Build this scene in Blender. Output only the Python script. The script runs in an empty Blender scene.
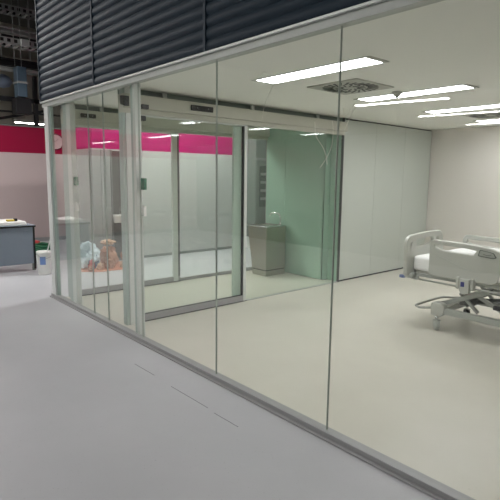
import bpy, bmesh, math, random
from mathutils import Vector, Matrix, noise
random.seed(7)
C = bpy.context.scene.collection
PI = math.pi

# ---------------------------------------------------------------- camera, world, exposure
cam_d = bpy.data.cameras.new('camera'); cam = bpy.data.objects.new('camera', cam_d); C.objects.link(cam)
cam_d.sensor_width = 36; cam_d.lens = 35.43; cam_d.clip_start = 0.05
r_ = Vector((0.65936674, 0.75172831, 0.01183458))
u_ = Vector((-0.11769017, 0.08765736, 0.989174))
b_ = Vector((0.74255271, -0.65362125, 0.14626938))
cam.matrix_world = Matrix(((r_.x, u_.x, b_.x, 0), (r_.y, u_.y, b_.y, 0), (r_.z, u_.z, b_.z, 1.6), (0, 0, 0, 1)))
bpy.context.scene.camera = cam
w = bpy.data.worlds.new('world'); bpy.context.scene.world = w; w.use_nodes = True
w.node_tree.nodes['Background'].inputs[0].default_value = (0.75, 0.8, 0.9, 1)
w.node_tree.nodes['Background'].inputs[1].default_value = 0.1
vs = bpy.context.scene.view_settings
vs.view_transform = 'Standard'; vs.look = 'None'; vs.gamma = 1; vs.use_curve_mapping = False
vs.exposure = 1.28
bpy.context.scene.cycles.transparent_max_bounces = 32
bpy.context.scene.cycles.max_bounces = 10
LAMP_ROOM = 8.6
LAMP_HALL = 13.5

# ---------------------------------------------------------------- materials
def srgb(c):
    return tuple(((x/255)/12.92 if x/255 <= .04045 else ((x/255+.055)/1.055)**2.4) for x in c) + (1,)
MATS = {}
def mat(name, col, rough=.5, metal=0., var=0., vscale=8., bump=0., bscale=40., spec=.5, coat=0., stretch=None, emit=0, ecol=None):
    if name in MATS: return MATS[name]
    m = bpy.data.materials.new(name); m.use_nodes = True; nt = m.node_tree; N = nt.nodes; L = nt.links
    p = N['Principled BSDF']; p.inputs['Base Color'].default_value = srgb(col)
    p.inputs['Roughness'].default_value = rough; p.inputs['Metallic'].default_value = metal
    p.inputs['Specular IOR Level'].default_value = spec; p.inputs['Coat Weight'].default_value = coat
    tc = N.new('ShaderNodeTexCoord'); mp = N.new('ShaderNodeMapping'); L.new(tc.outputs['Object'], mp.inputs[0])
    if stretch: mp.inputs['Scale'].default_value = stretch
    if var:
        n = N.new('ShaderNodeTexNoise'); n.inputs['Scale'].default_value = vscale; n.inputs['Detail'].default_value = 5
        L.new(mp.outputs[0], n.inputs['Vector'])
        mx = N.new('ShaderNodeMix'); mx.data_type = 'RGBA'
        c = srgb(col); mx.inputs[6].default_value = tuple(x*(1-var) for x in c[:3])+(1,); mx.inputs[7].default_value = tuple(min(1, x*(1+var)) for x in c[:3])+(1,)
        L.new(n.outputs[0], mx.inputs[0]); L.new(mx.outputs[2], p.inputs['Base Color'])
    if bump:
        n2 = N.new('ShaderNodeTexNoise'); n2.inputs['Scale'].default_value = bscale; L.new(mp.outputs[0], n2.inputs['Vector'])
        b = N.new('ShaderNodeBump'); b.inputs['Strength'].default_value = bump; b.inputs['Distance'].default_value = .01
        L.new(n2.outputs[0], b.inputs['Height']); L.new(b.outputs[0], p.inputs['Normal'])
    if emit:
        p.inputs['Emission Color'].default_value = srgb(ecol or col); p.inputs['Emission Strength'].default_value = emit
    MATS[name] = m; return m

def glass(name, tint, refl=1.0):
    m = bpy.data.materials.new(name); m.use_nodes = True; nt = m.node_tree; N = nt.nodes; L = nt.links
    N.remove(N['Principled BSDF']); out = N['Material Output']
    tr = N.new('ShaderNodeBsdfTransparent'); tr.inputs[0].default_value = tint + (1,)
    gl = N.new('ShaderNodeBsdfGlossy'); gl.inputs['Roughness'].default_value = 0.0; gl.inputs[0].default_value = (refl, refl, refl, 1)
    lw = N.new('ShaderNodeLayerWeight'); lw.inputs[0].default_value = .5
    pw = N.new('ShaderNodeMath'); pw.operation = 'POWER'; pw.inputs[1].default_value = 5; L.new(lw.outputs['Facing'], pw.inputs[0])
    ma = N.new('ShaderNodeMath'); ma.operation = 'MULTIPLY_ADD'; ma.inputs[1].default_value = .96; ma.inputs[2].default_value = .04
    L.new(pw.outputs[0], ma.inputs[0])
    mx = N.new('ShaderNodeMixShader'); L.new(ma.outputs[0], mx.inputs[0]); L.new(tr.outputs[0], mx.inputs[1]); L.new(gl.outputs[0], mx.inputs[2])
    L.new(mx.outputs[0], out.inputs[0])
    return m

def floor_mat(name, c1, c2, speck, rough, big=.6, streak=None):
    m = bpy.data.materials.new(name); m.use_nodes = True; nt = m.node_tree; N = nt.nodes; L = nt.links
    p = N['Principled BSDF']; p.inputs['Roughness'].default_value = rough
    tc = N.new('ShaderNodeTexCoord')
    a = N.new('ShaderNodeTexNoise'); a.inputs['Scale'].default_value = big; a.inputs['Detail'].default_value = 7; a.inputs['Roughness'].default_value = .6
    L.new(tc.outputs['Object'], a.inputs['Vector'])
    cr = N.new('ShaderNodeValToRGB'); cr.color_ramp.elements[0].position = .3; cr.color_ramp.elements[1].position = .7
    cr.color_ramp.elements[0].color = srgb(c1); cr.color_ramp.elements[1].color = srgb(c2); L.new(a.outputs[0], cr.inputs[0])
    s = N.new('ShaderNodeTexNoise'); s.inputs['Scale'].default_value = 70; s.inputs['Detail'].default_value = 2; L.new(tc.outputs['Object'], s.inputs['Vector'])
    sr = N.new('ShaderNodeValToRGB'); sr.color_ramp.elements[0].position = .66; sr.color_ramp.elements[1].position = .74
    L.new(s.outputs[0], sr.inputs[0])
    mx = N.new('ShaderNodeMix'); mx.data_type = 'RGBA'; mx.inputs[7].default_value = srgb(speck)
    sc = N.new('ShaderNodeMath'); sc.operation = 'MULTIPLY'; sc.inputs[1].default_value = .5; L.new(sr.outputs[0], sc.inputs[0])
    L.new(sc.outputs[0], mx.inputs[0]); L.new(cr.outputs[0], mx.inputs[6]); L.new(mx.outputs[2], p.inputs['Base Color'])
    rr = N.new('ShaderNodeMapRange'); rr.inputs[3].default_value = rough-.06; rr.inputs[4].default_value = rough+.1
    L.new(a.outputs[0], rr.inputs[0]); L.new(rr.outputs[0], p.inputs['Roughness'])
    return m

def banded_wall(name, low, band, z0, rough=.5):
    # painted wall: pink above height z0, white below (object space z = world z)
    m = bpy.data.materials.new(name); m.use_nodes = True; nt = m.node_tree; N = nt.nodes; L = nt.links
    p = N['Principled BSDF']; p.inputs['Roughness'].default_value = rough; p.inputs['Specular IOR Level'].default_value = .2
    tc = N.new('ShaderNodeTexCoord'); sx = N.new('ShaderNodeSeparateXYZ'); L.new(tc.outputs['Object'], sx.inputs[0])
    g = N.new('ShaderNodeMath'); g.operation = 'GREATER_THAN'; g.inputs[1].default_value = z0; L.new(sx.outputs[2], g.inputs[0])
    n = N.new('ShaderNodeTexNoise'); n.inputs['Scale'].default_value = 1.2; L.new(tc.outputs['Object'], n.inputs['Vector'])
    a = N.new('ShaderNodeMix'); a.data_type = 'RGBA'; a.inputs[6].default_value = srgb(low); a.inputs[7].default_value = srgb(tuple(max(0, x-8) for x in low)); L.new(n.outputs[0], a.inputs[0])
    mx = N.new('ShaderNodeMix'); mx.data_type = 'RGBA'; L.new(g.outputs[0], mx.inputs[0]); L.new(a.outputs[2], mx.inputs[6]); mx.inputs[7].default_value = srgb(band)
    L.new(mx.outputs[2], p.inputs['Base Color'])
    return m

M_hall_floor = floor_mat('hall_floor_screed', (176, 177, 180), (192, 192, 195), (160, 161, 164), .42, .55)
M_room_floor = floor_mat('cream_vinyl', (204, 200, 187), (214, 210, 198), (176, 168, 150), .33, 1.1)
M_ceil = mat('ceiling_white', (244, 244, 238), .8, var=.02, vscale=2)
M_cream = mat('cream_wall', (232, 227, 220), .45, var=.02, vscale=1.5, coat=.15)
M_white_panel = mat('white_glass_panel', (196, 202, 194), .16, var=.015, vscale=1.)
M_green = mat('green_lacquered_glass', (156, 186, 168), .07, var=.04, vscale=.8)
M_alu = mat('satin_aluminium', (180, 184, 178), .45, .1, var=.04, vscale=30, stretch=(1, 1, .05))
M_alu_w = mat('pale_aluminium', (214, 218, 214), .4, .15, var=.02, vscale=20)
M_alu_d = mat('dark_aluminium', (92, 95, 94), .4, .5)
M_post = mat('post_greygreen', (176, 190, 184), .4, .1, var=.02)
M_postl = mat('pale_green_stile', (186, 198, 188), .4)
M_rail = mat('floor_rail_grey', (158, 158, 158), .45, .15, var=.05, vscale=20)
M_header = mat('header_grey', (196, 196, 184), .45, .1, var=.02)
M_louvre = mat('louvre_slate', (35, 49, 60), .6, .0, var=.06, vscale=3, spec=.25)
M_black = mat('black_plastic', (22, 24, 24), .35)
M_dark = mat('dark_recess', (34, 36, 36), .7)
M_seal = mat('silicone_joint', (178, 186, 178), .3, .0)
M_blacksteel = mat('black_steel', (26, 26, 28), .5, .3)
M_hallceil = mat('hall_ceiling', (110, 110, 104), .9, var=.15, vscale=.7)
M_concrete = mat('hall_concrete', (165, 162, 150), .85, var=.1, vscale=1.5, bump=.2, bscale=10)
M_hallwall = mat('hall_wall', (196, 198, 204), .8, var=.03, vscale=1)
M_opp = mat('opposite_partition', (108, 113, 108), .6, var=.03, vscale=1)
M_galv = mat('galvanised_steel', (150, 152, 150), .5, .1, var=.12, vscale=10)
M_duct = mat('blue_grey_duct', (92, 112, 128), .35, .5, var=.15, vscale=8)
M_steel = mat('brushed_stainless', (168, 168, 154), .28, .9, var=.1, vscale=14, stretch=(1, 1, 12), bump=.03, bscale=60)
M_chrome = mat('chrome', (220, 220, 220), .08, 1.)
M_bed = mat('bed_plastic', (190, 191, 183), .32, var=.01)
M_bedmetal = mat('bed_frame_paint', (172, 175, 168), .38, .1)
M_beddark = mat('bed_dark_grey', (104, 107, 104), .5)
M_sheet = mat('white_sheet', (240, 240, 238), .8, bump=.25, bscale=9)
M_rubber = mat('rubber', (44, 44, 46), .7)
M_blue = mat('blue_plastic', (40, 48, 120), .35)
M_paleblue = mat('bumper_blue', (96, 110, 150), .3)
M_line = mat('engraved_line', (172, 174, 168), .5)
M_deskp = mat('desk_blue_grey', (128, 138, 150), .55, var=.02)
M_green_sw = mat('green_push_plate', (24, 104, 76), .3)
M_white = mat('white_plastic', (232, 232, 228), .4)
M_paper = mat('white_paper', (236, 234, 230), .8, bump=.2, bscale=14)
M_yellow = mat('yellow_plastic', (206, 184, 70), .5)
M_orange = mat('orange_sheet', (206, 140, 110), .7, var=.12, vscale=6)
M_brown = mat('brown_paper', (172, 128, 106), .85, var=.35, vscale=14, bump=.4, bscale=20)
M_tan = mat('tan_cardboard', (206, 172, 146), .85, var=.15, vscale=14)
M_bag = mat('pale_blue_bag', (214, 226, 234), .45, var=.08, vscale=10)
M_bagblue = mat('blue_print', (62, 104, 140), .5, var=.2, vscale=14)
M_red = mat('red_print', (190, 70, 70), .5)
M_hose = mat('green_hose', (24, 96, 62), .45)
M_recess = mat('recess_grey', (70, 76, 72), .7)
M_gpanel = mat('grey_wall_panel', (150, 154, 152), .5, var=.03, vscale=2)
M_transom = mat('transom_grey_green', (128, 142, 134), .3)
M_cab = mat('grey_cabinet', (120, 126, 122), .45, var=.04)
M_cabglass = mat('cabinet_dark_glass', (86, 94, 90), .1)
M_smear = mat('dried_smear', (226, 228, 216), .9)
M_lampbody = mat('lamp_frame', (186, 186, 178), .5)
M_diff = mat('lamp_diffuser', (255, 255, 255), .5, emit=LAMP_ROOM, ecol=(252, 251, 255))
M_diffh = mat('hall_lamp_diffuser', (255, 255, 255), .5, emit=LAMP_HALL, ecol=(255, 252, 250))
M_pinkwall = banded_wall('pink_band_wall', (200, 200, 198), (182, 30, 108), 2.08)
M_pinkwall_dim = banded_wall('pink_band_wall_dim', (200, 184, 182), (152, 6, 56), 2.10)  # dimmer, warmer light of the left hall is put into these colours
M_glass = glass('clear_glass', (.972, .984, .970))
M_glass_g = glass('greenish_glass', (.955, .982, .965))

# ---------------------------------------------------------------- mesh helpers
class MB:
    def __init__(s): s.b = bmesh.new()
    def box(s, x0, x1, y0, y1, z0, z1, mtx=None):
        vs_ = [s.b.verts.new(v) for v in ((x0,y0,z0),(x1,y0,z0),(x1,y1,z0),(x0,y1,z0),(x0,y0,z1),(x1,y0,z1),(x1,y1,z1),(x0,y1,z1))]
        if mtx:
            for v in vs_: v.co = mtx @ v.co
        for f in ((0,3,2,1),(4,5,6,7),(0,1,5,4),(1,2,6,5),(2,3,7,6),(3,0,4,7)): s.b.faces.new([vs_[i] for i in f])
        return s
    def beam(s, p, q, w, h=None):
        p, q = Vector(p), Vector(q); h = h or w; d = (q-p); L = d.length; d.normalize()
        up = Vector((0,0,1)) if abs(d.z) < .95 else Vector((1,0,0))
        x = d.cross(up).normalized(); z = x.cross(d)
        m = Matrix(((x.x,d.x,z.x,p.x),(x.y,d.y,z.y,p.y),(x.z,d.z,z.z,p.z),(0,0,0,1)))
        return s.box(-w/2, w/2, 0, L, -h/2, h/2, m)
    def tube(s, pts, r, n=10, closed=False, smooth_n=0, rads=None):
        pts = [Vector(p) for p in pts]
        if smooth_n:
            P = pts; out = []; k = len(P)
            rng = range(k if closed else k-1)
            for i in rng:
                p0 = P[(i-1) % k] if (closed or i > 0) else P[i]; p1 = P[i]; p2 = P[(i+1) % k]; p3 = P[(i+2) % k] if (closed or i+2 < k) else p2
                for j in range(smooth_n):
                    t = j/smooth_n
                    out.append(.5*((2*p1)+(-p0+p2)*t+(2*p0-5*p1+4*p2-p3)*t*t+(-p0+3*p1-3*p2+p3)*t**3))
            if not closed: out.append(P[-1])
            pts = out
        k = len(pts); rings = []; prev = None
        for i, p in enumerate(pts):
            a = pts[i-1] if (i > 0 or closed) else p; c = pts[(i+1) % k] if (i < k-1 or closed) else p
            d = (c-a).normalized()
            if prev is None:
                up = Vector((0,0,1)) if abs(d.z) < .9 else Vector((1,0,0)); x = d.cross(up).normalized()
            else: x = (prev - d*prev.dot(d)).normalized()
            prev = x; y = d.cross(x); rr = rads[i] if rads else r
            rings.append([s.b.verts.new(p + x*math.cos(2*PI*j/n)*rr + y*math.sin(2*PI*j/n)*rr) for j in range(n)])
        m = k if closed else k-1
        for i in range(m):
            A, B = rings[i], rings[(i+1) % k]
            for j in range(n):
                f = s.b.faces.new((A[j], A[(j+1) % n], B[(j+1) % n], B[j])); f.smooth = True
        if not closed:
            s.b.faces.new(rings[0][::-1]); s.b.faces.new(rings[-1])
        return s
    def lathe(s, prof, c, n=24, axis='z'):
        c = Vector(c); rings = []
        for (r, h) in prof:
            ring = []
            for j in range(n):
                a = 2*PI*j/n; u, v = r*math.cos(a), r*math.sin(a)
                o = Vector((u, v, h)) if axis == 'z' else (Vector((u, h, v)) if axis == 'y' else Vector((h, u, v)))
                ring.append(s.b.verts.new(c+o))
            rings.append(ring)
        for A, B in zip(rings, rings[1:]):
            for j in range(n):
                f = s.b.faces.new((A[j], A[(j+1) % n], B[(j+1) % n], B[j])); f.smooth = True
        s.b.faces.new(rings[0][::-1]); s.b.faces.new(rings[-1]); return s
    def cyl(s, p, q, r, n=16): return s.tube([p, q], r, n)
    def prism(s, poly, h0, h1, plane='xy'):
        def P(a, b, h): return (a, b, h) if plane == 'xy' else ((a, h, b) if plane == 'xz' else (h, a, b))
        A = [s.b.verts.new(P(a, b, h0)) for a, b in poly]; B = [s.b.verts.new(P(a, b, h1)) for a, b in poly]; n = len(poly)
        s.b.faces.new(A[::-1]); s.b.faces.new(B)
        for j in range(n): s.b.faces.new((A[j], A[(j+1) % n], B[(j+1) % n], B[j]))
        return s
    def hexa(s, bot, top):
        a = [s.b.verts.new(v) for v in bot]; c = [s.b.verts.new(v) for v in top]
        s.b.faces.new(a[::-1]); s.b.faces.new(c)
        for i in range(4): s.b.faces.new((a[i], a[(i+1) % 4], c[(i+1) % 4], c[i]))
        return s
    def build(s, name, m, parent=None, bevel=0, origin=None, seg=2):
        bmesh.ops.recalc_face_normals(s.b, faces=s.b.faces)
        me = bpy.data.meshes.new(name); s.b.to_mesh(me); s.b.free(); me.materials.append(m)
        o = bpy.data.objects.new(name, me); C.objects.link(o)
        if parent: o.parent = parent
        if bevel:
            bv = o.modifiers.new('bevel', 'BEVEL'); bv.width = bevel; bv.segments = seg; bv.limit_method = 'ANGLE'; bv.angle_limit = .6
        return o

def plate(name, outline, holes, y0, thick, m, parent=None, bevel=.006, plane='xz'):
    # a moulded board cut from a flat outline with openings, given thickness and rounded edges
    cu = bpy.data.curves.new(name, 'CURVE'); cu.dimensions = '2D'; cu.fill_mode = 'BOTH'; cu.extrude = thick/2-bevel; cu.bevel_depth = bevel; cu.bevel_resolution = 2
    for pts in [outline]+holes:
        sp = cu.splines.new('POLY'); sp.points.add(len(pts)-1); sp.use_cyclic_u = True
        for i, (a, b) in enumerate(pts): sp.points[i].co = (a, b, 0, 1)
    tmp = bpy.data.objects.new(name+'_tmp', cu); C.objects.link(tmp)
    bpy.context.view_layer.update()
    me = bpy.data.meshes.new_from_object(tmp.evaluated_get(bpy.context.evaluated_depsgraph_get()))
    bpy.data.objects.remove(tmp)
    for v in me.vertices:
        a, b, c = v.co
        v.co = (a, y0+c, b) if plane == 'xz' else (y0+c, a, b)
    me.materials.clear(); me.materials.append(m)
    for p in me.polygons: p.use_smooth = False
    o = bpy.data.objects.new(name, me); C.objects.link(o)
    if parent: o.parent = parent
    return o

def rounded(pts, r=.03, n=5):
    # round the corners of a polygon
    out = []; k = len(pts)
    for i in range(k):
        p = Vector(pts[i]); a = Vector(pts[i-1]); b = Vector(pts[(i+1) % k])
        rr = r[i] if isinstance(r, (list, tuple)) else r
        da = (a-p); db = (b-p); ra = min(rr, da.length*.49, db.length*.49)
        s = p+da.normalized()*ra; e = p+db.normalized()*ra
        for j in range(n+1):
            t = j/n; q = s*(1-t)**2+p*2*t*(1-t)+e*t*t; out.append((q.x, q.y))
    return out

def tag(o, label=None, cat=None, group=None, kind=None):
    if label: o['label'] = label
    if cat: o['category'] = cat
    if group: o['group'] = group
    if kind: o['kind'] = kind
    return o
def empty(name, loc=(0, 0, 0), label=None, cat=None, group=None, kind=None, rz=0):
    o = bpy.data.objects.new(name, None); C.objects.link(o); o.location = loc; o.rotation_euler = (0, 0, rz); o.empty_display_size = .1
    return tag(o, label, cat, group, kind)
def struct(o, label=None, cat=None): return tag(o, label, cat, None, 'structure')
def copy_tree(o, parent=None):
    c = o.copy(); C.objects.link(c)
    if parent: c.parent = parent
    for ch in [x for x in bpy.data.objects if x.parent == o]: copy_tree(ch, c)
    return c

# ---------------------------------------------------------------- shell
YF = 2.28      # plane of the glass front
XP = -4.75     # inner sliding door / partition
XQ = -6.32     # outer sliding door
ZC = 2.49      # ceiling of the room
YB = 8.60      # back wall
XR = 2.76      # right wall
fl = MB(); fl.box(-17, 6, -22, YF+.04, -.1, 0); fl.box(-17, XQ-.06, YF+.04, 12, -.1, 0)
hf = struct(fl.build('floor', M_hall_floor), 'light grey screed floor of the hall in front of the glass', 'floor')
struct(MB().box(XQ-.06, XR, YF+.04, YB, -.1, 0).build('room_floor', M_room_floor), 'speckled cream vinyl floor inside the glass front', 'floor')
M_scr = mat('floor_scratch', (128, 128, 132), .6)
for a_, c_, y_ in ((-3.68, -3.36, 1.935), (-3.09, -2.62, 1.928), (-2.53, -2.28, 1.92)):
    MB().beam((a_, y_, .0005), (c_, y_+.004, .0005), .004, .002).build('scratch', M_scr, hf)
struct(MB().box(XQ-.12, XR+.1, YF+.04, YB+.1, ZC, ZC+.12).build('ceiling', M_ceil), 'white ceiling of the patient room', 'ceiling')
struct(MB().box(XP-.1, XR+.1, YB, YB+.12, 0, ZC).build('wall_back', M_cream), 'cream back wall behind the bed', 'wall')
struct(MB().box(XR, XR+.12, YF, YB, 0, ZC).build('wall_right', M_cream), 'cream side wall of the room', 'wall')
# white panel wall (left side of the room) : one wall, its panels as parts
wl = empty('wall_left', (0, 0, 0)); struct(wl, 'pale grey glass panel wall left of the bed', 'wall')
MB().box(XP-.12, XP-.021, 6.11, YB, 0, ZC).build('backing', M_dark, wl)
ys = [6.03, 6.86, 7.71, YB-.015]
for a, b in zip(ys, ys[1:]):
    MB().box(XP-.02, XP, a+.002, b-.002, .02, ZC-.02).build('panel', M_white_panel, wl)
MB().box(XP-.021, XP+.004, 6.03, YB, 0, .018).build('base_strip', M_dark, wl)
# green glass wall closing the vestibule
wg = empty('wall_vestibule'); struct(wg, 'green lacquered glass wall behind the steel wash basin', 'wall')
for a, b in ((XQ+.03, -5.84), (-5.836, -4.98)):
    MB().box(a, b, 5.90, 5.93, 0.01, ZC).build('panel', M_green, wg)
MB().box(-5.0, -4.976, 5.90, 6.02, .01, ZC).build('return_panel', M_green, wg)
MB().box(XQ-.02, -4.98, 5.93, 6.1, 0, ZC).build('backing', M_cab, wg)
MB().box(-5.2, -4.775, 6.02, 6.10, 0, ZC).build('end_panel', M_green, wg)

# hall walls
struct(MB().box(-8.6-1.3, -8.6, 3.78, 8.55, 0, 2.475).build('wall_hall', M_pinkwall), 'white wall with bright pink band seen through the sliding doors', 'wall')
struct(MB().box(-12.5, -12.3, -6, 6.5, 0, 2.70).build('wall_far', M_pinkwall_dim), 'white wall with pink band, dim light put into its colours, left of the glass box', 'wall')
struct(MB().box(-17.2, -17, -22, 12, 0, 6.2).build('wall_left_hall', M_concrete), 'dim concrete wall at the far end of the hall', 'wall')
struct(MB().box(-17.2, 6.2, 12, 12.2, 0, 6.2).build('wall_back_hall', M_concrete), 'dim concrete wall behind the glass box', 'wall')
struct(MB().box(-17.2, 6.2, -22.2, -22, 0, 6.2).build('wall_front_hall', M_hallwall), 'hall wall behind the viewer', 'wall')
struct(MB().box(6, 6.2, -22, 12, 0, 6.2).build('wall_right_hall', M_hallwall), 'hall side wall to the right', 'wall')
struct(MB().box(-17.2, 6.2, -22.2, 12.2, 6.2, 6.4).build('hall_ceiling', M_hallceil), 'dark hall ceiling', 'ceiling')
struct(MB().box(-14, 6, -4.25, -4.1, 0, 2.5).build('wall_opposite', M_opp), 'grey partition of the hall behind the viewer', 'wall')
# base strips of the hall walls
struct(MB().box(-12.3, -12.28, -6, 6.5, 0, .09).build('baseboard_far', M_rail), 'grey skirting of the far hall wall', 'baseboard')
struct(MB().box(-8.6, -8.585, 3.78, 8.55, 0, .05).build('baseboard_hall', M_cab), 'grey skirting under the pink banded wall', 'baseboard')
struct(MB().box(-12.52, -12.27, -6, 6.5, 2.70, 2.725).build('trim_1', M_cab), 'grey coping along the top of the pink band', 'trim')

# corrugated cladding above the glass
wf = empty('wall_front'); struct(wf, 'slate corrugated metal cladding above the glass front', 'wall')
def cladding(x0, x1, z0, z1, p=.0845, amp=.019):
    b = MB(); n = int((z1-z0)/p); prof = []
    for i in range(n):
        for j in range(8):
            t = j/8; prof.append((-amp*math.sin(PI*t)**.8*(1-.25*t), z0+(i+t)*p))
    prof.append((0, z0+n*p))
    A = [b.b.verts.new((x0, YF-.024+y, z)) for y, z in prof]; B = [b.b.verts.new((x1, YF-.024+y, z)) for y, z in prof]
    for i in range(len(A)-1):
        f = b.b.faces.new((A[i], B[i], B[i+1], A[i+1])); f.smooth = (i % 8 not in (0, 7))
    # back
    a0 = b.b.verts.new((x0, YF+.05, z0)); a1 = b.b.verts.new((x1, YF+.05, z0)); c0 = b.b.verts.new((x0, YF+.05, prof[-1][1])); c1 = b.b.verts.new((x1, YF+.05, prof[-1][1]))
    b.b.faces.new((a0, a1, B[0], A[0])); b.b.faces.new((A[-1], B[-1], c1, c0)); b.b.faces.new((a1, a0, c0, c1))
    return b
seams = [-6.59, -5.00, -3.075, -1.14, .8, 2.72]
for a, b in zip(seams, seams[1:]):
    cladding(a+.006, b-.006, 2.507, 4.25).build('cladding_panel', M_louvre, wf)
for s_ in seams: MB().box(s_-.016, s_+.016, YF-.047, YF-.024, 2.507, 4.25).build('cover_strip', M_louvre, wf, bevel=.003)
# side cladding of the box (return) 
MB().box(-6.59, -6.53, YF+.05, 8.7, 2.507, 4.25).build('side_cladding', M_louvre, wf)

# head and floor rails of the glass front
t = empty('trim_2'); struct(t, 'aluminium head rail along the top of the glass front', 'trim')
MB().box(-6.58, XR, YF-.03, YF+.04, 2.438, 2.489).build('head_profile', M_alu, t, bevel=.003)
MB().box(-6.59, XR, YF-.05, YF+.03, 2.489, 2.506).build('drip_lip', M_alu_w, t, bevel=.003)
t = empty('trim_3'); struct(t, 'grey metal floor rail along the foot of the glass front', 'trim')
MB().box(-6.55, XR, YF-.035, YF+.035, 0, .042).build('rail', M_rail, t, bevel=.004)
MB().box(-6.55, XR, YF-.06, YF-.034, 0, .012).build('foot_lip', M_rail, t, bevel=.002)

# panes of the glass front
xs = [-6.36, -5.26, -4.89, -4.15, -2.98, -1.84, -.69, .46, 1.61, XR]
for i, (a, b) in enumerate(zip(xs, xs[1:])):
    o = struct(MB().box(a+.0018, b-.0018, YF-.006, YF+.006, .03, 2.46).build('window_%d' % (i+1), M_glass), None, None)
    if i: MB().box(a-.0018, a+.0018, YF-.007, YF+.007, .04, 2.45).build('joint', M_seal, o)
    o['label'] = ('clear glass pane of the front beside the corner post', 'narrow clear glass pane between two thin dark joints', 'glass pane left of the white post with green plate',
                  'glass pane right of the white post with green plate', 'wide glass pane in front of the wash basin', 'wide glass pane in front of the hospital bed', 'glass pane at the right edge',
                  'glass pane beyond the right edge', 'last glass pane')[i]
    if i == 4:
        for k, pts in enumerate(([(-2.36, 2.20), (-2.42, 2.13), (-2.46, 2.05), (-2.48, 1.98)], [(-2.50, 2.24), (-2.47, 2.28), (-2.44, 2.27)])):
            MB().tube([(x, YF-.008, z) for x, z in pts], .0016, 6, smooth_n=5).build('dried_smear', M_smear, o)
        MB().tube([(x, YF-.008, z) for x, z in [(-2.01, 1.93), (-2.0, 1.85), (-1.95, 1.79), (-1.92, 1.74), (-1.905, 1.68)]], .0016, 6, smooth_n=5).build('dried_smear', M_smear, o)
        MB().tube([(x, YF-.008, z) for x, z in [(-1.96, 1.66), (-1.91, 1.72), (-1.875, 1.79), (-1.87, 1.88), (-1.88, 1.93)]], .0013, 6, smooth_n=5).build('dried_smear', M_smear, o)
    if i == 5:
        MB().tube([(x, YF-.008, z) for x, z in [(-1.79, 1.86), (-1.755, 1.93), (-1.715, 1.99)]], .0016, 6, smooth_n=5).build('dried_smear', M_smear, o)
        MB().tube([(x, YF-.008, z) for x, z in [(-1.80, 1.99), (-1.79, 1.945), (-1.76, 1.96), (-1.73, 2.0), (-1.70, 2.01)]], .0013, 6, smooth_n=5).build('dried_smear', M_smear, o)

# posts
t = empty('trim_4'); struct(t, 'pale aluminium corner post at the left end of the glass front', 'trim')
MB().box(-6.52, -6.385, YF-.03, YF+.03, 0, 2.438).build('post', M_alu_w, t, bevel=.004)
MB().box(-6.385, -6.36, YF-.01, YF+.03, 0, 2.438).build('side_strip', M_post, t)
def fin_post(name, x, wl_, wr_, label):
    t = empty(name); struct(t, label, 'post')
    MB().box(x, x+wl_, YF+.02, YF+.075, 0, ZC).build('post_side', M_post, t)
    MB().box(x+wl_, x+wl_+wr_, YF+.015, YF+.08, 0, ZC).build('post_face', M_alu_w, t, bevel=.004)
    return t
fin_post('trim_5', -4.34, .045, .045, 'pale aluminium post right of the black sensor box')
fin_post('trim_6', -6.02, .10, .12, 'pale aluminium post near the left corner with green plate')

def mounted(name, m, x, y, w_, z, h, label, cat, group=None, d=.03):
    o = MB().box(x, x+w_, y, y+d, z, z+h).build(name, m, bevel=.004); return tag(o, label, cat, group)
mounted('push_plate', M_green_sw, -4.25, YF+.05, .085, 1.47, .11, 'green push plate on the white post nearest the camera', 'push plate')
mounted('push_plate', M_green_sw, -5.80, YF+.03, .075, 1.48, .10, 'green push plate on the post near the far left corner', 'push plate')
mounted('switch_box', M_white, -4.25, YF+.05, .07, 1.22, .095, 'white switch box under the green plate of the nearest post', 'switch')
mounted('switch_box', M_white, -5.80, YF+.03, .07, 1.18, .10, 'white switch box under the green plate near the far corner', 'switch')

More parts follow.
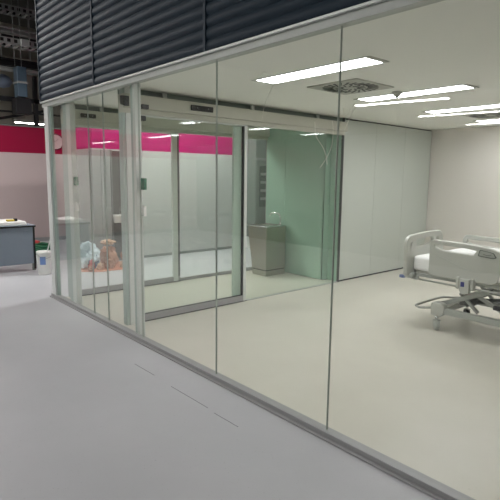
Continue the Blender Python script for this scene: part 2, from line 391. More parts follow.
# ---------------------------------------------------------------- sliding doors
def portal(name, X, label, leaf_end, fixed_end, header_y1, leaf_h, detail):
    d = empty(name, (0, 0, 0)); struct(d, label, 'door')
    MB().box(X-.05, X+.09, 2.40, header_y1, 2.285, 2.42).build('header', M_header, d, bevel=.006)
    MB().box(X-.04, X+.05, 2.40, header_y1, 2.235, 2.285).build('track', M_header, d, bevel=.003)
    MB().box(X-.045, X-.03, 2.40, header_y1, 2.42, ZC).build('transom_glass', M_transom, d)
    for yy in (2.9, 4.17, 5.4):
        MB().box(X-.01, X+.01, yy, yy+.05, 2.42, ZC).build('hanger', M_alu_w, d)
    # jamb at the glass front
    MB().box(X-.05, X+.04, 2.44, 2.525, 0, ZC).build('jamb', M_alu_w, d, bevel=.004)
    MB().box(X-.05, X+.03, 2.405, 2.44, 0, ZC).build('jamb', M_post, d, bevel=.004)
    # sliding leaf
    lf = MB().box(X-.006, X+.006, 2.50, leaf_end-.03, .08, leaf_h-.03).build('leaf_glass', M_glass_g, d)
    MB().box(X-.02, X+.02, 2.50, leaf_end, .01, .085).build('bottom_rail', M_rail, lf, bevel=.003)
    MB().box(X-.02, X+.02, 2.50, leaf_end, leaf_h-.03, leaf_h).build('top_rail', M_alu_w, lf, bevel=.003)
    if detail:
        MB().box(X-.02, X+.022, leaf_end-.045, leaf_end, .01, leaf_h).build('stile', M_alu_w, lf, bevel=.003)
        MB().box(X-.015, X+.015, leaf_end-.063, leaf_end-.045, .085, leaf_h-.03).build('gasket', M_black, lf)
        MB().box(X-.05, X-.02, 3.915, 4.04, .0, leaf_h-.01).build('stile', M_postl, d, bevel=.003)
        MB().box(X-.018, X+.018, 2.50, leaf_end, .0855, .0885).build('rail_seal', M_black, lf)
        MB().box(X-.019, X+.02, 2.50, leaf_end+.03, .0, .010).build('rail_seal', M_black, lf)
    else:
        MB().box(X-.02, X+.022, leaf_end-.12, leaf_end-.035, .01, leaf_h).build('stile', M_alu_w, lf, bevel=.003)
        MB().box(X-.02, X+.018, leaf_end-.035, leaf_end, .01, leaf_h).build('edge_profile', M_alu_d, lf)
        MB().box(X-.018, X+.018, 2.50, leaf_end+.03, .0, .010).build('rail_seal', M_black, lf)
    # fixed pane beyond
    MB().box(X-.006, X+.006, leaf_end+.03, fixed_end, .02, 2.24).build('fixed_glass', M_glass_g, d)
    h = .012 if detail else .05
    MB().box(X-.02, X+.02, leaf_end, fixed_end, 0, h).build('floor_channel', M_alu if detail else M_rail, d, bevel=.002)
    return d
d1 = portal('door_1', XP, 'sliding glass door between the room and the vestibule', 4.10, 5.98, 6.00, 2.25, True)
MB().box(XP-.02, XP+.02, 6.0, 6.02, 0, ZC).build('end_post', M_alu_d, d1, bevel=.003)
d2 = portal('door_2', XQ, 'outer sliding glass door in the left end of the vestibule', 4.12, 5.88, 5.93, 2.24, False)

def sensor(x0, x1, y0, y1, z0, z1, label):
    r = empty('door_sensor', ((x0+x1)/2, (y0+y1)/2, z0), label, 'sensor')
    a = MB().box(x0, x1, y0, y1, z0, z1).build('housing', M_black, r, bevel=.006); a.matrix_parent_inverse = Matrix.Translation(-r.location)
    n = 4
    for i in range(2):
        yy = y0+(y1-y0)*(.25+.5*i)
        b = MB().lathe([(.008, 0), (.010, .004), (.006, .008)], (x1, yy, (z0+z1)/2), 12, 'x').build('lens', M_beddark, r); b.matrix_parent_inverse = Matrix.Translation(-r.location)
sensor(XP+.09, XP+.115, 3.20, 3.50, 2.325, 2.385, 'black strip sensor on the door header')
sensor(XQ+.09, XQ+.115, 2.60, 2.80, 2.325, 2.375, 'black strip sensor on the outer door header near the corner')
o = MB().prism([(-4.69, 2.31), (-4.605, 2.285), (-4.605, 2.385), (-4.69, 2.395)], 2.37, 2.43, 'xz').build('sensor_box', M_black, bevel=.004)
tag(o, 'black control box hanging beside the nearest post under the ceiling', 'sensor')
o = MB().box(-4.66, -4.62, 2.58, 2.66, 2.28, 2.325).build('cable_gland', M_black, bevel=.005); tag(o, 'small black box on the header at the right of the post', 'fitting')
o = MB().box(-4.70, -4.66, 2.585, 2.645, 2.165, 2.215).build('cable_gland', M_black, bevel=.005); tag(o, 'small black catch below the header beside the post', 'fitting')

# ---------------------------------------------------------------- ceiling fittings
def room_lamp(x, y, label):
    r = empty('ceiling_light', (x, y, ZC), label, 'ceiling light', 'recessed light panels of the room')
    f = MB(); w_, d_ = .655, .125
    f.box(-w_, w_, -d_, -d_+.012, -.006, 0); f.box(-w_, w_, d_-.012, d_, -.006, 0); f.box(-w_, -w_+.05, -d_+.012, d_-.012, -.006, 0); f.box(w_-.05, w_, -d_+.012, d_-.012, -.006, 0)
    f.build('frame', M_lampbody, r)
    MB().box(-w_+.05, w_-.05, -d_+.012, d_-.012, -.005, -.001).build('diffuser', M_diff, r)
    return r
for y, lb in ((3.26, 'ceiling light panel nearest to the glass front'), (4.80, 'second ceiling light panel, just beyond the round air vent'), (6.27, 'third ceiling light panel above the bed'),
              (7.75, 'fourth ceiling light panel nearest the back wall')):
    room_lamp(-2.915, y, lb)
room_lamp(.3, 6.0, 'added ceiling light panel, unseen right of the frame')  # unseen panel, added for more light in the room
def vent(x, y, label):
    r = empty('ceiling_vent', (x, y, ZC), label, 'air vent', 'square swirl diffusers in the ceiling')
    MB().box(-.3, .3, -.3, .3, -.012, 0).build('plate', M_lampbody, r, bevel=.003)
    sl = MB()
    for ring, (r0, r1, n) in enumerate(((.07, .15, 12), (.17, .27, 24))):
        for i in range(n):
            a = 2*PI*i/n+.1*ring
            c, s = math.cos(a), math.sin(a); tw = .45
            p = Vector((c*r0, s*r0, -.0135)); q = Vector((math.cos(a+tw*.5)*r1, math.sin(a+tw*.5)*r1, -.0135))
            sl.beam(p, q, .02 if ring else .016, .004)
    sl.build('slot', M_black, r)
    MB().lathe([(.04, -.018), (.05, -.012), (.05, -.010)], (0, 0, 0), 20).build('hub', M_lampbody, r)
    return r
vent(-3.12, 4.03, 'square swirl air vent between the first two light panels'); vent(-3.05, 7.05, 'square swirl air vent between the third and fourth light panels')
r = empty('smoke_detector', (-2.96, 4.60, ZC), 'small round smoke detector beside the second light panel', 'smoke detector')
MB().lathe([(.05, 0), (.055, -.012), (.048, -.02), (.03, -.045), (.022, -.05)], (0, 0, 0), 24).build('base', M_lampbody, r)
MB().lathe([(.016, -.05), (.014, -.058), (.006, -.062)], (0, 0, 0), 16).build('sensor_cap', M_beddark, r)

def hall_lamp(x, y, z, lx, ly, label, k=1, rz=0):
    r = empty('hall_light', (x, y, z), label, 'ceiling light', None, None, rz)
    MB().box(-lx/2-.03, lx/2+.03, -ly/2-.03, ly/2+.03, .01, .09).build('housing', M_lampbody, r)
    MB().box(-lx/2, lx/2, -ly/2, ly/2, 0, .02).build('diffuser', M_diffh, r)
    for s in (-1, 1): MB().cyl((s*lx*.4, 0, .09), (s*lx*.4, 0, 6.2-z), .008, 6).build('hanger', M_galv, r)
    return r
hall_lamp(-9.0, -9.6, 4.0, 3.0, .35, 'long hall light mirrored in the glass, nearest row', rz=-.2)
hall_lamp(-9.0, -13.6, 4.0, 3.0, .35, 'long hall light mirrored in the glass, middle row', rz=-.2)
hall_lamp(-9.0, -17.6, 4.0, 3.0, .35, 'long hall light mirrored in the glass, farthest row', rz=-.2)
hall_lamp(-1.5, -3.0, 5.3, 3.0, .38, 'added unseen hall light above the viewer, nearer the glass')  # added out of view to light the hall floor
hall_lamp(-7.5, -3.0, 5.3, 3.0, .5, 'added unseen hall light over the left part of the floor')  # added lamp, out of view, brightens the floor on the left
hall_lamp(-9.8, .4, 4.6, .5, 3.0, 'added unseen hall light high over the desk')  # unseen lamp added to brighten the far wall, left floor and cladding
hall_lamp(-11.6, -.4, 5.9, 3.0, .4, 'highest added hall light, unseen up between the steel beams')  # added out of view so the trays and beams catch light
hall_lamp(2, -7.0, 5.3, 3.0, .5, 'added unseen hall light behind the viewer')  # unseen, added for general light on the hall floor
hall_lamp(-7.4, 5.4, 3.6, .4, 3.0, 'added unseen light hanging between the glass box and the pink wall')  # hidden lamp added to brighten the pink banded wall
hall_lamp(-14.8, 4.80, 3.02, .12, .95, 'thin bright light tube behind the far pink wall')

M_perf = mat('perforated_galvanised', (126, 128, 130), .4, .5)
_nt = M_perf.node_tree; _tc = _nt.nodes['Texture Coordinate']; _br = _nt.nodes.new('ShaderNodeTexBrick')
_br.inputs['Color1'].default_value = srgb((30, 30, 30)); _br.inputs['Color2'].default_value = srgb((36, 36, 36)); _br.inputs['Mortar'].default_value = srgb((160, 162, 160))
_br.inputs['Scale'].default_value = 1; _br.inputs['Brick Width'].default_value = .13; _br.inputs['Row Height'].default_value = .13; _br.inputs['Mortar Size'].default_value = .034; _br.offset = 0
_sw = _nt.nodes.new('ShaderNodeSeparateXYZ'); _cb = _nt.nodes.new('ShaderNodeCombineXYZ')
_nt.links.new(_tc.outputs['Object'], _sw.inputs[0]); _nt.links.new(_sw.outputs[1], _cb.inputs[0]); _nt.links.new(_sw.outputs[2], _cb.inputs[1])
_nt.links.new(_cb.outputs[0], _br.inputs['Vector']); _nt.links.new(_br.outputs[0], _nt.nodes['Principled BSDF'].inputs['Base Color'])

# ---------------------------------------------------------------- hall steelwork seen at the upper left
def part(o, root): o.parent = root; return o
def tray(x, z, y0, y1, label, h=.13, wd=.35):
    r = empty('cable_tray', (x, 0, z), label, 'cable tray')
    for s in (-1, 1):
        MB().box(s*wd/2-.01, s*wd/2+.01, y0, y1, 0, h).build('side_rail', M_perf, r)
    rg = MB(); n = int((y1-y0)/.16)
    for i in range(n): rg.box(-wd/2, wd/2, y0+i*.16, y0+i*.16+.05, 0, .02)
    rg.build('rung', M_galv, r)
tray(-12.6, 5.24, 0, 9, 'perforated cable tray at the very top left')
tray(-11.2, 4.20, 0, 9, 'perforated cable tray below the pale beam', .12)
def beam_thing(name, p, q, w_, h, m, label, cat, flange=True):
    o = empty(name, (0, 0, 0), label, cat)
    MB().beam(p, q, w_*.35 if flange else w_, h).build('web', m, o)
    if flange:
        for s in (-1, 1):
            P = Vector(p)+Vector((0, 0, s*h/2)); Q = Vector(q)+Vector((0, 0, s*h/2)); MB().beam(P, Q, w_, .025).build('flange', m, o)
    return o
beam_thing('steel_beam', (-13, 0, 4.95), (-13, 9, 4.95), .2, .1, M_galv, 'pale steel beam between the two cable trays', 'beam')
beam_thing('steel_beam', (-12.8, 0, 4.18), (-12.8, 9, 4.18), .28, .14, M_blacksteel, 'dark steel beam under the lower cable tray', 'beam')
beam_thing('steel_beam', (-14.8, 0, 4.62), (-14.8, 9, 4.62), .3, .2, M_concrete, 'grey beam far behind the lower tray', 'beam')
beam_thing('steel_beam', (-17, 3.2, 5.4), (-8, 3.2, 5.4), .2, .3, M_blacksteel, 'dark cross beam high above the pink wall', 'beam')
o = MB().tube([(-12.6, 0, 4.0), (-12.6, 9, 4.0)], .055, 14).build('pipe', M_galv); tag(o, 'round pale pipe under the dark beam', 'pipe')
o = MB().tube([(-14.0, 0, 5.05), (-14.0, 9, 5.05)], .16, 16).build('round_duct', M_blacksteel); tag(o, 'dark round duct high at the left', 'duct')
r = empty('vent_duct', (-12.12, 3.70, 0), 'blue grey vertical duct above the pink wall', 'duct')
MB().box(-.14, .14, -.10, .10, 3.33, 3.98).build('shaft', M_duct, r, bevel=.01)
for yy in (-.07, .07): MB().cyl((-.1, yy, 3.97), (-.1, yy, 6.21), .007, 6).build('hanger', M_galv, r)
MB().box(-.16, .16, -.12, .12, 3.62, 3.66).build('flange', M_galv, r)
MB().box(-.16, .16, -.17, .17, 2.95, 3.30).build('damper_box', M_blacksteel, r, bevel=.01)
r = empty('guard_rail', (-12.5, 0, 0), 'black steel guard rail running above the pink wall', 'railing')
MB().box(-.05, .05, 0, 9, 3.27, 3.37).build('top_rail', M_blacksteel, r)
MB().box(-.03, .03, 0, 9, 3.02, 3.06).build('mid_rail', M_blacksteel, r)
for y in (-.0, 1.5, 4.09, 4.32, 6.2): MB().box(-.05, .05, y, y+.085, 2.725, 3.9 if 4 < y < 5 else 3.28).build('post', M_blacksteel, r)
o = MB().beam((-12.9, 3.2, 2.85), (-12.9, 4.6, 3.2), .06).build('brace', M_blacksteel); tag(o, 'slanting black brace behind the guard rail', 'brace')
r = empty('hung_panel', (-15.6, 0, 0), 'beige wall panel behind the guard rail', 'wall panel')
for y0_, y1_, z0_, z1_ in ((3.6, 4.45, 3.05, 4.3), (4.85, 6.3, 3.2, 4.5)): MB().box(-.03, .03, y0_, y1_, z0_, z1_).build('board', M_concrete, r, bevel=.01)
o = MB().lathe([(.02, 0), (.16, .04), (.22, .14), (.16, .26), (.03, .32)], (-13.2, 3.62, 3.66), 20).build('lamp_globe', mat('pale_globe', (170, 190, 215), .3)); tag(o, 'pale blue round lamp globe at the left edge', 'lamp')
for y0_, lb in ((3.55, 'thin hanger rod left of the blue duct'), (4.20, 'thin hanger rod right of the blue duct')):
    o = MB().cyl((-12.9, y0_, 4.1), (-12.9, y0_, 6.2), .012, 6).build('hanger_rod', M_galv); tag(o, lb, 'rod')
r = empty('junction_box', (-11.0, 3.40, 4.18), 'pale junction box on the lower cable tray', 'box')
MB().box(0, .06, 0, .16, .0, .14).build('casing', M_galv, r, bevel=.006)

# wall clock
r = empty('wall_clock', (-12.29, 4.48, 2.39), 'round wall clock on the pink band behind the corner post', 'clock')
MB().lathe([(.19, 0), (.20, .02), (.175, .035), (.170, .028)], (0, 0, 0), 32, 'x').build('rim', M_black, r)
MB().lathe([(.172, .004), (.172, .030)], (0, 0, 0), 32, 'x').build('dial', M_white, r)
MB().beam((.033, 0, 0), (.033, .06, .08), .012, .004).build('hour_hand', M_black, r); MB().beam((.034, 0, 0), (.034, -.11, .06), .008, .003).build('minute_hand', M_black, r)

# dark doorway with a small wall sink beside the corner of the pink wall
r = empty('service_recess', (-8.6, 4.15, 0), 'tall dark doorway at the left end of the pink banded wall', 'doorway')
MB().box(0, .012, 0, .30, .02, 2.05).build('opening', M_recess, r)
MB().box(0, .02, -.03, 0, 0, 2.07).build('frame', M_cab, r)
MB().box(0, .02, .30, .33, 0, 2.07).build('frame', M_cab, r)
r = empty('wall_sink', (-8.585, 4.13, .68), 'small white wall sink in front of the dark doorway', 'sink')
MB().hexa([(0, .02, .04), (.16, .06, .06), (.16, .20, .06), (0, .24, .04)], [(0, 0, .20), (.24, 0, .20), (.24, .26, .20), (0, .26, .20)]).build('bowl', M_white, r, bevel=.012)
MB().tube([(.04, .13, .20), (.04, .13, .30), (.07, .13, .33), (.12, .13, .30)], .010, 8, smooth_n=4).build('tap', M_chrome, r)
o = MB().box(-9.32, -9.29, 3.765, 3.78, .02, 2.05).build('wall_joint', M_dark); struct(o, 'dark vertical joint in the wall above the bags', 'joint')

o = empty('panel_wall', (0, 0, 0)); struct(o, 'grey panels at the corner of the pink banded wall behind the rubbish', 'wall panel')
MB().box(-9.28, -8.60, 3.765, 3.779, .01, 2.06).build('panel', M_gpanel, o); MB().box(-8.60, -8.588, 3.77, 3.93, .01, 2.06).build('panel', M_gpanel, o); MB().box(-8.60, -8.588, 3.936, 4.115, .01, 2.06).build('panel', M_gpanel, o)
# grey cabinet beyond the vestibule
r = empty('storage_cabinet', (-8.58, 7.30, 0), 'tall grey cabinet with glazed doors beyond the outer glass', 'cabinet')
MB().box(0, .45, 0, 1.3, .27, 2.72).build('body', M_cab, r, bevel=.004)
MB().box(0, .44, .01, 1.29, .0, .27).build('plinth', M_white, r)
for i in range(2):
    dd = MB().box(.45, .47, .02+i*.63, .63+i*.63, .30, 1.95).build('door', M_cab, r, bevel=.003)
    MB().box(.47, .474, .09+i*.63, .56+i*.63, .95, 1.85).build('pane', M_cabglass, dd)
    for k in range(4): MB().box(.474, .479, .12+i*.63, .53+i*.63, 1.10+k*.18, 1.16+k*.18).build('shelf_edge', M_galv, dd)
    MB().box(.474, .49, .58 if i == 0 else .68, .60 if i == 0 else .70, .95, 1.15).build('handle', M_chrome, dd)
MB().box(.45, .48, 0, 1.3, 1.97, 2.02).build('cornice', M_galv, r)

# ---------------------------------------------------------------- wash basin
r = empty('wash_basin', (-5.94, 5.62, 0), 'free-standing stainless steel wash basin tapering to the floor', 'wash basin')
# local coordinates: x along the front, y depth
x0, x1, y0_, y1_ = -.26, .20, -.22, .22
MB().hexa([(-.14, y0_, .10), (x1, y0_, .10), (x1, y1_, .10), (-.14, y1_, .10)], [(x0, y0_, .80), (x1, y0_, .80), (x1, y1_, .80), (x0, y1_, .80)]).build('body', M_steel, r, bevel=.004)
MB().hexa([(-.12, y0_-.0, 0), (x1+.0, y0_-.0, 0), (x1+.0, y1_, 0), (-.12, y1_, 0)], [(-.14, y0_, .085), (x1, y0_, .085), (x1, y1_, .085), (-.14, y1_, .085)]).build('plinth', M_steel, r, bevel=.002)
MB().box(-.13, x1-.01, y0_+.008, y1_-.01, .085, .10).build('shadow_gap', M_dark, r)
rim = MB(); rim.box(x0-.012, x1+.008, y0_-.01, y0_+.04, .80, .825); rim.box(x0-.012, x1+.008, y1_-.08, y1_, .80, .825); rim.box(x0-.012, x0+.04, y0_+.04, y1_-.08, .80, .825); rim.box(x1-.03, x1+.008, y0_+.04, y1_-.08, .80, .825)
rim.build('rim', M_chrome, r, bevel=.003)
bw = MB(); bw.lathe([(.02, .801), (.10, .803), (.145, .812), (.15, .822)], (-.02, -.02, 0), 24); bw.build('bowl', M_steel, r)
fa = MB().tube([(.12, .17, .825), (.12, .17, .92), (.10, .165, .985), (.03, .14, 1.02), (-.05, .115, 1.0), (-.07, .11, .96)], .011, 10, smooth_n=5).build('faucet', M_chrome, r)
MB().lathe([(.02, 0), (.02, .02), (.012, .035)], (.12, .17, .825), 14).build('faucet_base', M_chrome, fa)

# ---------------------------------------------------------------- hospital bed
BX, BY0, BY1 = 0, 0, 0
bed = empty('hospital_bed', (-2.86, 5.24, 0), 'white hospital bed with a raised side rail and bare base', 'hospital bed')
bed['label'] = 'pale grey hospital bed with white sheet and side rails standing in the room'
HX = 2.12            # length of the bed along +X
NY, FY = -.37, .37   # near and far side planes (local y)
# foot board and head board
def board(x, name):
    ol = rounded([(-.48, .56), (-.50, .94), (-.44, .985), (-.05, 1.01), (.18, 1.005), (.235, .985), (.27, .90), (.29, .56)], [.03, .08, .05, .2, .04, .04, .05, .03])
    h1 = rounded([(-.32, .85), (-.34, .955), (-.01, .972), (.05, .96), (.07, .90), (-.01, .875)], .03)
    h2 = rounded([(-.445, .79), (-.45, .91), (-.425, .935), (-.385, .935)], .015)
    h3 = rounded([(.10, .90), (.10, .96), (.17, .958), (.19, .90), (.185, .87)], .015)
    b = plate(name, ol, [h1, h2, h3], x, .045, M_bed, bed, .014, 'yz')
    return b
board(.02, 'foot_board'); board(HX, 'head_board')
# side rails
def side_rail(xs_, y, flip=False):
    ol = rounded([(0, .61), (0, .93), (.03, .965), (.40, .955), (.62, .935), (.72, .90), (.735, .80), (.70, .63), (.66, .60), (.05, .595)], [.03, .04, .03, .1, .08, .04, .06, .05, .05, .05])
    h = rounded([(.035, .885), (.035, .935), (.38, .93), (.50, .912), (.46, .845), (.25, .855), (.14, .86)], [.03, .02, .05, .02, .02, .04, .05])
    ol = [(a+xs_, b) for a, b in ol]; h = [(a+xs_, b) for a, b in h]
    b = plate('side_rail', ol, [h], y, .04, M_bed, bed, .012, 'xz')
    s = -1 if y < 0 else 1
    yy = y+s*.021
    MB().tube([(xs_+.05, yy, .80), (xs_+.15, yy, .79), (xs_+.30, yy, .735), (xs_+.45, yy, .70), (xs_+.60, yy, .70)], .0025, 6, smooth_n=6).build('groove', M_line, b)
    return b
rl = side_rail(.245, NY); side_rail(1.22, NY); side_rail(.245, FY); side_rail(1.22, FY)
# control panel on the near rail
cp = MB().prism(rounded([(.75, .86), (.765, .925), (.90, .905), (.93, .86), (.90, .848)], .012), NY-.028, NY-.018, 'xz').build('control_panel', M_beddark, rl)
MB().prism(rounded([(.76, .866), (.773, .918), (.895, .899), (.918, .862), (.895, .855)], .010), NY-.0295, NY-.0275, 'xz').build('panel_face', M_bedmetal, rl)
MB().tube([(.80, NY-.031, .885), (.83, NY-.031, .878), (.865, NY-.031, .878), (.88, NY-.031, .888)], .003, 6).build('panel_icon', M_beddark, rl)
# frame
MB().box(.02, HX, NY+.03, NY+.07, .545, .585).build('frame_rail', M_bedmetal, bed, bevel=.008)
MB().box(.02, HX, FY-.07, FY-.03, .545, .585).build('frame_rail', M_bedmetal, bed, bevel=.008)
for x in (.04, .55, 1.1, 1.6, 2.06): MB().box(x, x+.04, NY+.07, FY-.07, .55, .58).build('cross_member', M_bedmetal, bed, bevel=.004)
MB().tube([(.03, NY+.01, .52), (.9, NY+.01, .515), (HX-.05, NY+.01, .515)], .010, 8).build('hand_bar', M_bedmetal, bed)
MB().box(.06, HX-.04, NY+.04, FY-.04, .585, .615).build('mattress_platform', M_bed, bed, bevel=.01)
mt = MB().box(.045, HX-.04, NY-.015, FY-.04, .617, .775).build('mattress', M_sheet, bed, bevel=.035, seg=4)
MB().box(.37, HX-.2, NY+.05, FY-.05, .74, .865).build('sheet_fold', M_sheet, bed, bevel=.03, seg=4)
# corner bumpers
for sx, x in ((-1, .0), (1, HX+.02)):
    for y in (NY, FY):
        bb = MB().box(x-.045, x+.075, y-.06, y+.04, .525, .585).build('bumper', M_bedmetal, bed, bevel=.018, seg=3)
        MB().lathe([(.020, -.016), (.034, -.014), (.036, 0), (.034, .014), (.020, .016)], (x+sx*.05, y-.045, .535), 18, 'z').build('bumper_wheel', M_paleblue, bb)
MB().box(.10, .13, NY-.03, NY-.01, .52, .56).build('hook', M_bedmetal, bed, bevel=.004)
# brackets and hand set under the near rail
for x in (.555, .705):
    MB().box(x, x+.032, NY-.045, NY+.02, .50, .625).build('rail_bracket', M_bed, bed, bevel=.01)
hs = MB().prism(rounded([(.60, .50), (.60, .615), (.70, .615), (.70, .475), (.66, .455), (.62, .465)], .012), NY-.065, NY-.01, 'xz').build('control_box', M_bed, bed, bevel=.006)
MB().box(.618, .655, NY-.068, NY-.064, .535, .585).build('blue_key', M_blue, hs)
# chassis
for y in (NY+.02, FY-.02):
    MB().box(.30, HX-.28, y-.03, y+.03, .19, .255).build('chassis_rail', M_bedmetal, bed, bevel=.008)
for x in (.40, HX-.40): MB().box(x-.04, x+.04, NY+.05, FY-.05, .20, .26).build('chassis_cross', M_bedmetal, bed, bevel=.006)
# lift arms
def arm(p, q, y, w_=.05): MB().beam((p[0], y, p[1]), (q[0], y, q[1]), .03, w_).build('lift_arm', M_bedmetal, bed, bevel=.006)
for y in (NY+.12, FY-.12):
    arm((.34, .27), (.86, .50), y); arm((1.22, .27), (1.72, .50), y)
    arm((.52, .42), (.72, .24), y+.035, .035); arm((.70, .42), (1.05, .26), y+.035, .04)
    MB().cyl((.86, y-.03, .50), (.86, y+.06, .50), .022, 12).build('pivot', M_beddark, bed)
    MB().box(.80, 1.3, y-.03, y+.03, .47, .52).build('lift_beam', M_bedmetal, bed, bevel=.006)
MB().cyl((.62, NY+.16, .36), (.62, FY-.16, .36), .022, 12).build('torsion_tube', M_beddark, bed)
MB().cyl((.55, 0, .30), (1.2, 0, .42), .03, 14).build('actuator', M_beddark, bed)
MB().box(.46, .60, -.10, .10, .26, .34).build('motor', M_beddark, bed, bevel=.012)
MB().box(.9, 1.06, NY+.06, NY+.10, .33, .37).build('cable_clip', M_rubber, bed, bevel=.004)
# casters
for x in (.37, HX-.36):
    for y in (NY+.02, FY-.02):
        cs = MB().prism(rounded([(x-.075, .165), (x-.08, .29), (x-.05, .31), (x+.045, .305), (x+.075, .27), (x+.065, .19), (x+.03, .155)], .03), y-.045, y+.045, 'xz').build('caster_housing', M_bed, bed, bevel=.012)
        MB().cyl((x-.02, y, .10), (x-.02, y, .16), .018, 12).build('caster_stem', M_chrome, cs)
        MB().tube([(x-.02+.66*t_, y+.75*t_, .060) for t_ in (-.020, -.016, -.003, 0, .003, .016, .020)], .06, 22, rads=[.040, .058, .060, .050, .060, .058, .040]).build('caster_wheel', M_rubber if y > 0 else M_alu, cs)
        MB().box(x-.05, x+.01, y-.03, y+.03, .098, .118).build('caster_cover', M_bedmetal, cs, bevel=.006)
# foot loop bumper
MB().tube([(.36, NY+.02, .25), (.18, NY+.0, .215), (.11, NY+.03, .21), (.065, NY+.12, .21), (.065, FY-.14, .21), (.11, FY-.04, .21), (.18, FY-.02, .215), (.36, FY-.02, .25)], .013, 10, smooth_n=6).build('foot_loop', M_bedmetal, bed)

# ---------------------------------------------------------------- desk and the things near it
desk = empty('desk', (-8.56, 1.9, 0), 'grey desk with dark edging standing left of the glass box', 'desk')
MB().box(-.02, 0, -1.0, .78, .12, .735).build('modesty_panel', M_deskp, desk)
MB().box(-.78, .03, -1.02, .82, .735, .765).build('desktop', M_deskp, desk)
MB().box(.03, .036, -1.02, .82, .735, .765).build('edging', M_black, desk); MB().box(-.02, .005, .78, .81, .03, .735).build('edging', M_black, desk)
for x in (-.06, -.74):
    for y in (-.98, .76): MB().box(x, x+.05, y, y+.05, 0, .735).build('leg', M_cab, desk)
pts = MB().hexa([(-9.25, .95, .766), (-8.60, .95, .766), (-8.60, 2.62, .766), (-9.25, 2.62, .766)], [(-9.24, .97, .83), (-8.62, .97, .83), (-8.62, 2.60, .83), (-9.24, 2.60, .83)])
o = pts.build('plastic_sheet', M_paper, bevel=.02, seg=3); tag(o, 'folded white plastic sheet lying on the desk', 'sheet')
r = empty('tape_roll', (-8.72, 2.39, .832), 'small yellow object on the folded white sheet', 'tape measure')
MB().box(-.04, .04, -.07, .05, 0, .03).build('case', M_yellow, r, bevel=.01); MB().box(-.035, .03, .05, .10, 0, .045).build('clip', M_black, r, bevel=.008)

r = empty('bucket', (-8.12, 2.695, 0), 'white plastic bucket with a blue label on the hall floor', 'bucket')
MB().lathe([(.092, 0), (.096, .01), (.108, .33), (.115, .335), (.115, .375), (.108, .38), (.100, .375), (.088, .02), (.0, .02)][:-1], (0, 0, 0), 28).build('pail', M_white, r)
lb = MB()
for i in range(5):
    a = -.9+i*.16; b2 = a+.16
    for zz in ((.17, .30),):
        v = [lb.b.verts.new((.108*math.cos(t)*1.0, .108*math.sin(t), z)) for t, z in ((a, zz[0]), (b2, zz[0]), (b2, zz[1]), (a, zz[1]))]
        lb.b.faces.new(v)
o = lb.build('label', mat('label_blue', (120, 150, 205), .5), r); sm = o.modifiers.new('s', 'SOLIDIFY'); sm.thickness = .003
MB().tube([(0, -.113, .345), (.09, -.09, .30), (.12, 0, .275), (.09, .09, .30), (0, .113, .345)], .003, 6, smooth_n=4).build('handle', M_galv, r)
o = MB().tube([(-8.14, 2.66, .03), (-8.10, 2.80, .55), (-8.07, 2.93, 1.02)], .011, 10).build('mixing_stick', M_alu_w); tag(o, 'pale stick leaning out of the white bucket', 'stick')
hc = MB()
for k in range(3):
    hc.tube([(-10.6+.30*math.cos(a)*(1-.08*k), 3.52+.24*math.sin(a)*(1-.08*k), .03+.05*k+.01*math.sin(5*a)) for a in [2*PI*i/24 for i in range(24)]], .026, 8, closed=True)
hc.tube([(-10.35, 3.3, .03), (-10.2, 3.2, .03), (-10.1, 3.35, .03)], .024, 8, smooth_n=4)
o = hc.build('coiled_hose', M_hose); tag(o, 'coiled green hose on the floor behind the bucket', 'hose')
o = MB().lathe([(.03, 0), (.10, .02), (.12, .08), (.09, .15), (.02, .17)], (-11.2, 3.55, 0), 14).build('red_bundle', M_red); tag(o, 'small red bundle on the floor behind the desk', 'bundle')
o = MB().lathe([(.015, 0), (.03, .01), (.02, .02)], (-10.9, 4.3, 0), 10).build('door_stop', M_black); tag(o, 'small black door stop on the hall floor', 'door stop')

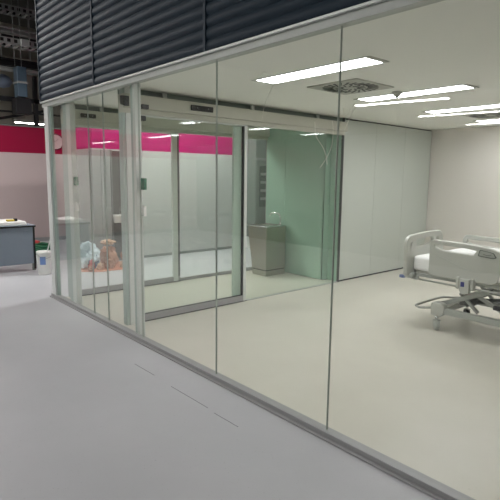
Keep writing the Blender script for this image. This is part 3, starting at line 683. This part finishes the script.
# ---------------------------------------------------------------- rubbish beside the pink wall
def crumple(name, c, s, m, seed, sub=3, amp=.45, parent=None, freq=3.2):
    b = bmesh.new(); bmesh.ops.create_icosphere(b, subdivisions=sub, radius=1)
    off = Vector((seed*3.7, seed*1.3, seed*.7))
    for v in b.verts:
        n = noise.noise(v.co*freq*.5+off); n2 = abs(noise.noise(v.co*freq*1.6+off))
        v.co *= 1+amp*n+amp*.9*(n2-.3)
        v.co = Vector((v.co.x*s[0], v.co.y*s[1], v.co.z*s[2]))
        v.co.z = max(v.co.z, -s[2]*.75)
    me = bpy.data.meshes.new(name); b.to_mesh(me); b.free(); me.materials.append(m)
    zmin = min(v.co.z for v in me.vertices)
    for v in me.vertices: v.co.z -= zmin
    o = bpy.data.objects.new(name, me); C.objects.link(o); o.location = c
    if parent: o.parent = parent
    return o
b = MB(); n = 18; top = []
pl = [(-8.45, 3.20), (-7.98, 3.15), (-7.72, 3.45), (-7.70, 3.95), (-7.95, 4.3), (-8.45, 4.35)]
o = b.prism(rounded(pl, .08), .002, .010).build('orange_sheet', M_orange); tag(o, 'flat orange sheet spread under the rubbish on the hall floor', 'sheet')
bag = crumple('plastic_bag', (-8.16, 3.46, .012), (.17, .17, .27), M_bag, 3, 4, .5); tag(bag, 'crumpled pale blue and white plastic bag on the orange sheet', 'plastic bag')
crumple('printed_side', (.08, .03, .0), (.13, .12, .17), M_bagblue, 5, 3, .4, bag)
crumple('red_print', (.18, -.03, .0), (.05, .05, .10), M_red, 6, 3, .3, bag)
k = 0
for (x, y, z, s, m, lb, nm) in (
    (-8.24, 3.87, .012, (.17, .15, .20), M_brown, 'largest heap of crumpled brown paper beside the pale bag', 'crumpled_paper'),
    (-8.26, 3.88, .375, (.12, .12, .05), M_tan, 'tan cardboard scrap on top of the brown paper heap', 'cardboard_scrap'),
    (-7.90, 3.72, .012, (.07, .09, .09), M_brown, 'small crumpled brown paper in front of the heap', 'crumpled_paper'),
    (-8.14, 4.22, .012, (.16, .14, .17), M_brown, 'crumpled brown paper at the right end of the heap', 'crumpled_paper'),
    (-8.14, 4.22, .345, (.08, .08, .04), M_tan, 'tan scrap resting on the rightmost brown paper', 'cardboard_scrap'),
    (-7.86, 3.54, .012, (.06, .05, .07), M_tan, 'tan scrap between the pale bag and the brown heap', 'cardboard_scrap'),
    (-7.86, 3.98, .012, (.07, .08, .07), M_tan, 'small tan scrap low at the front of the heap', 'cardboard_scrap'),
    (-7.85, 3.36, .012, (.05, .05, .05), M_brown, 'small brown scrap at the foot of the bag', 'crumpled_paper')):
    k += 1; o = crumple(nm, (x, y, z), s, m, 10+k, 3, .55); tag(o, lb, 'waste paper')
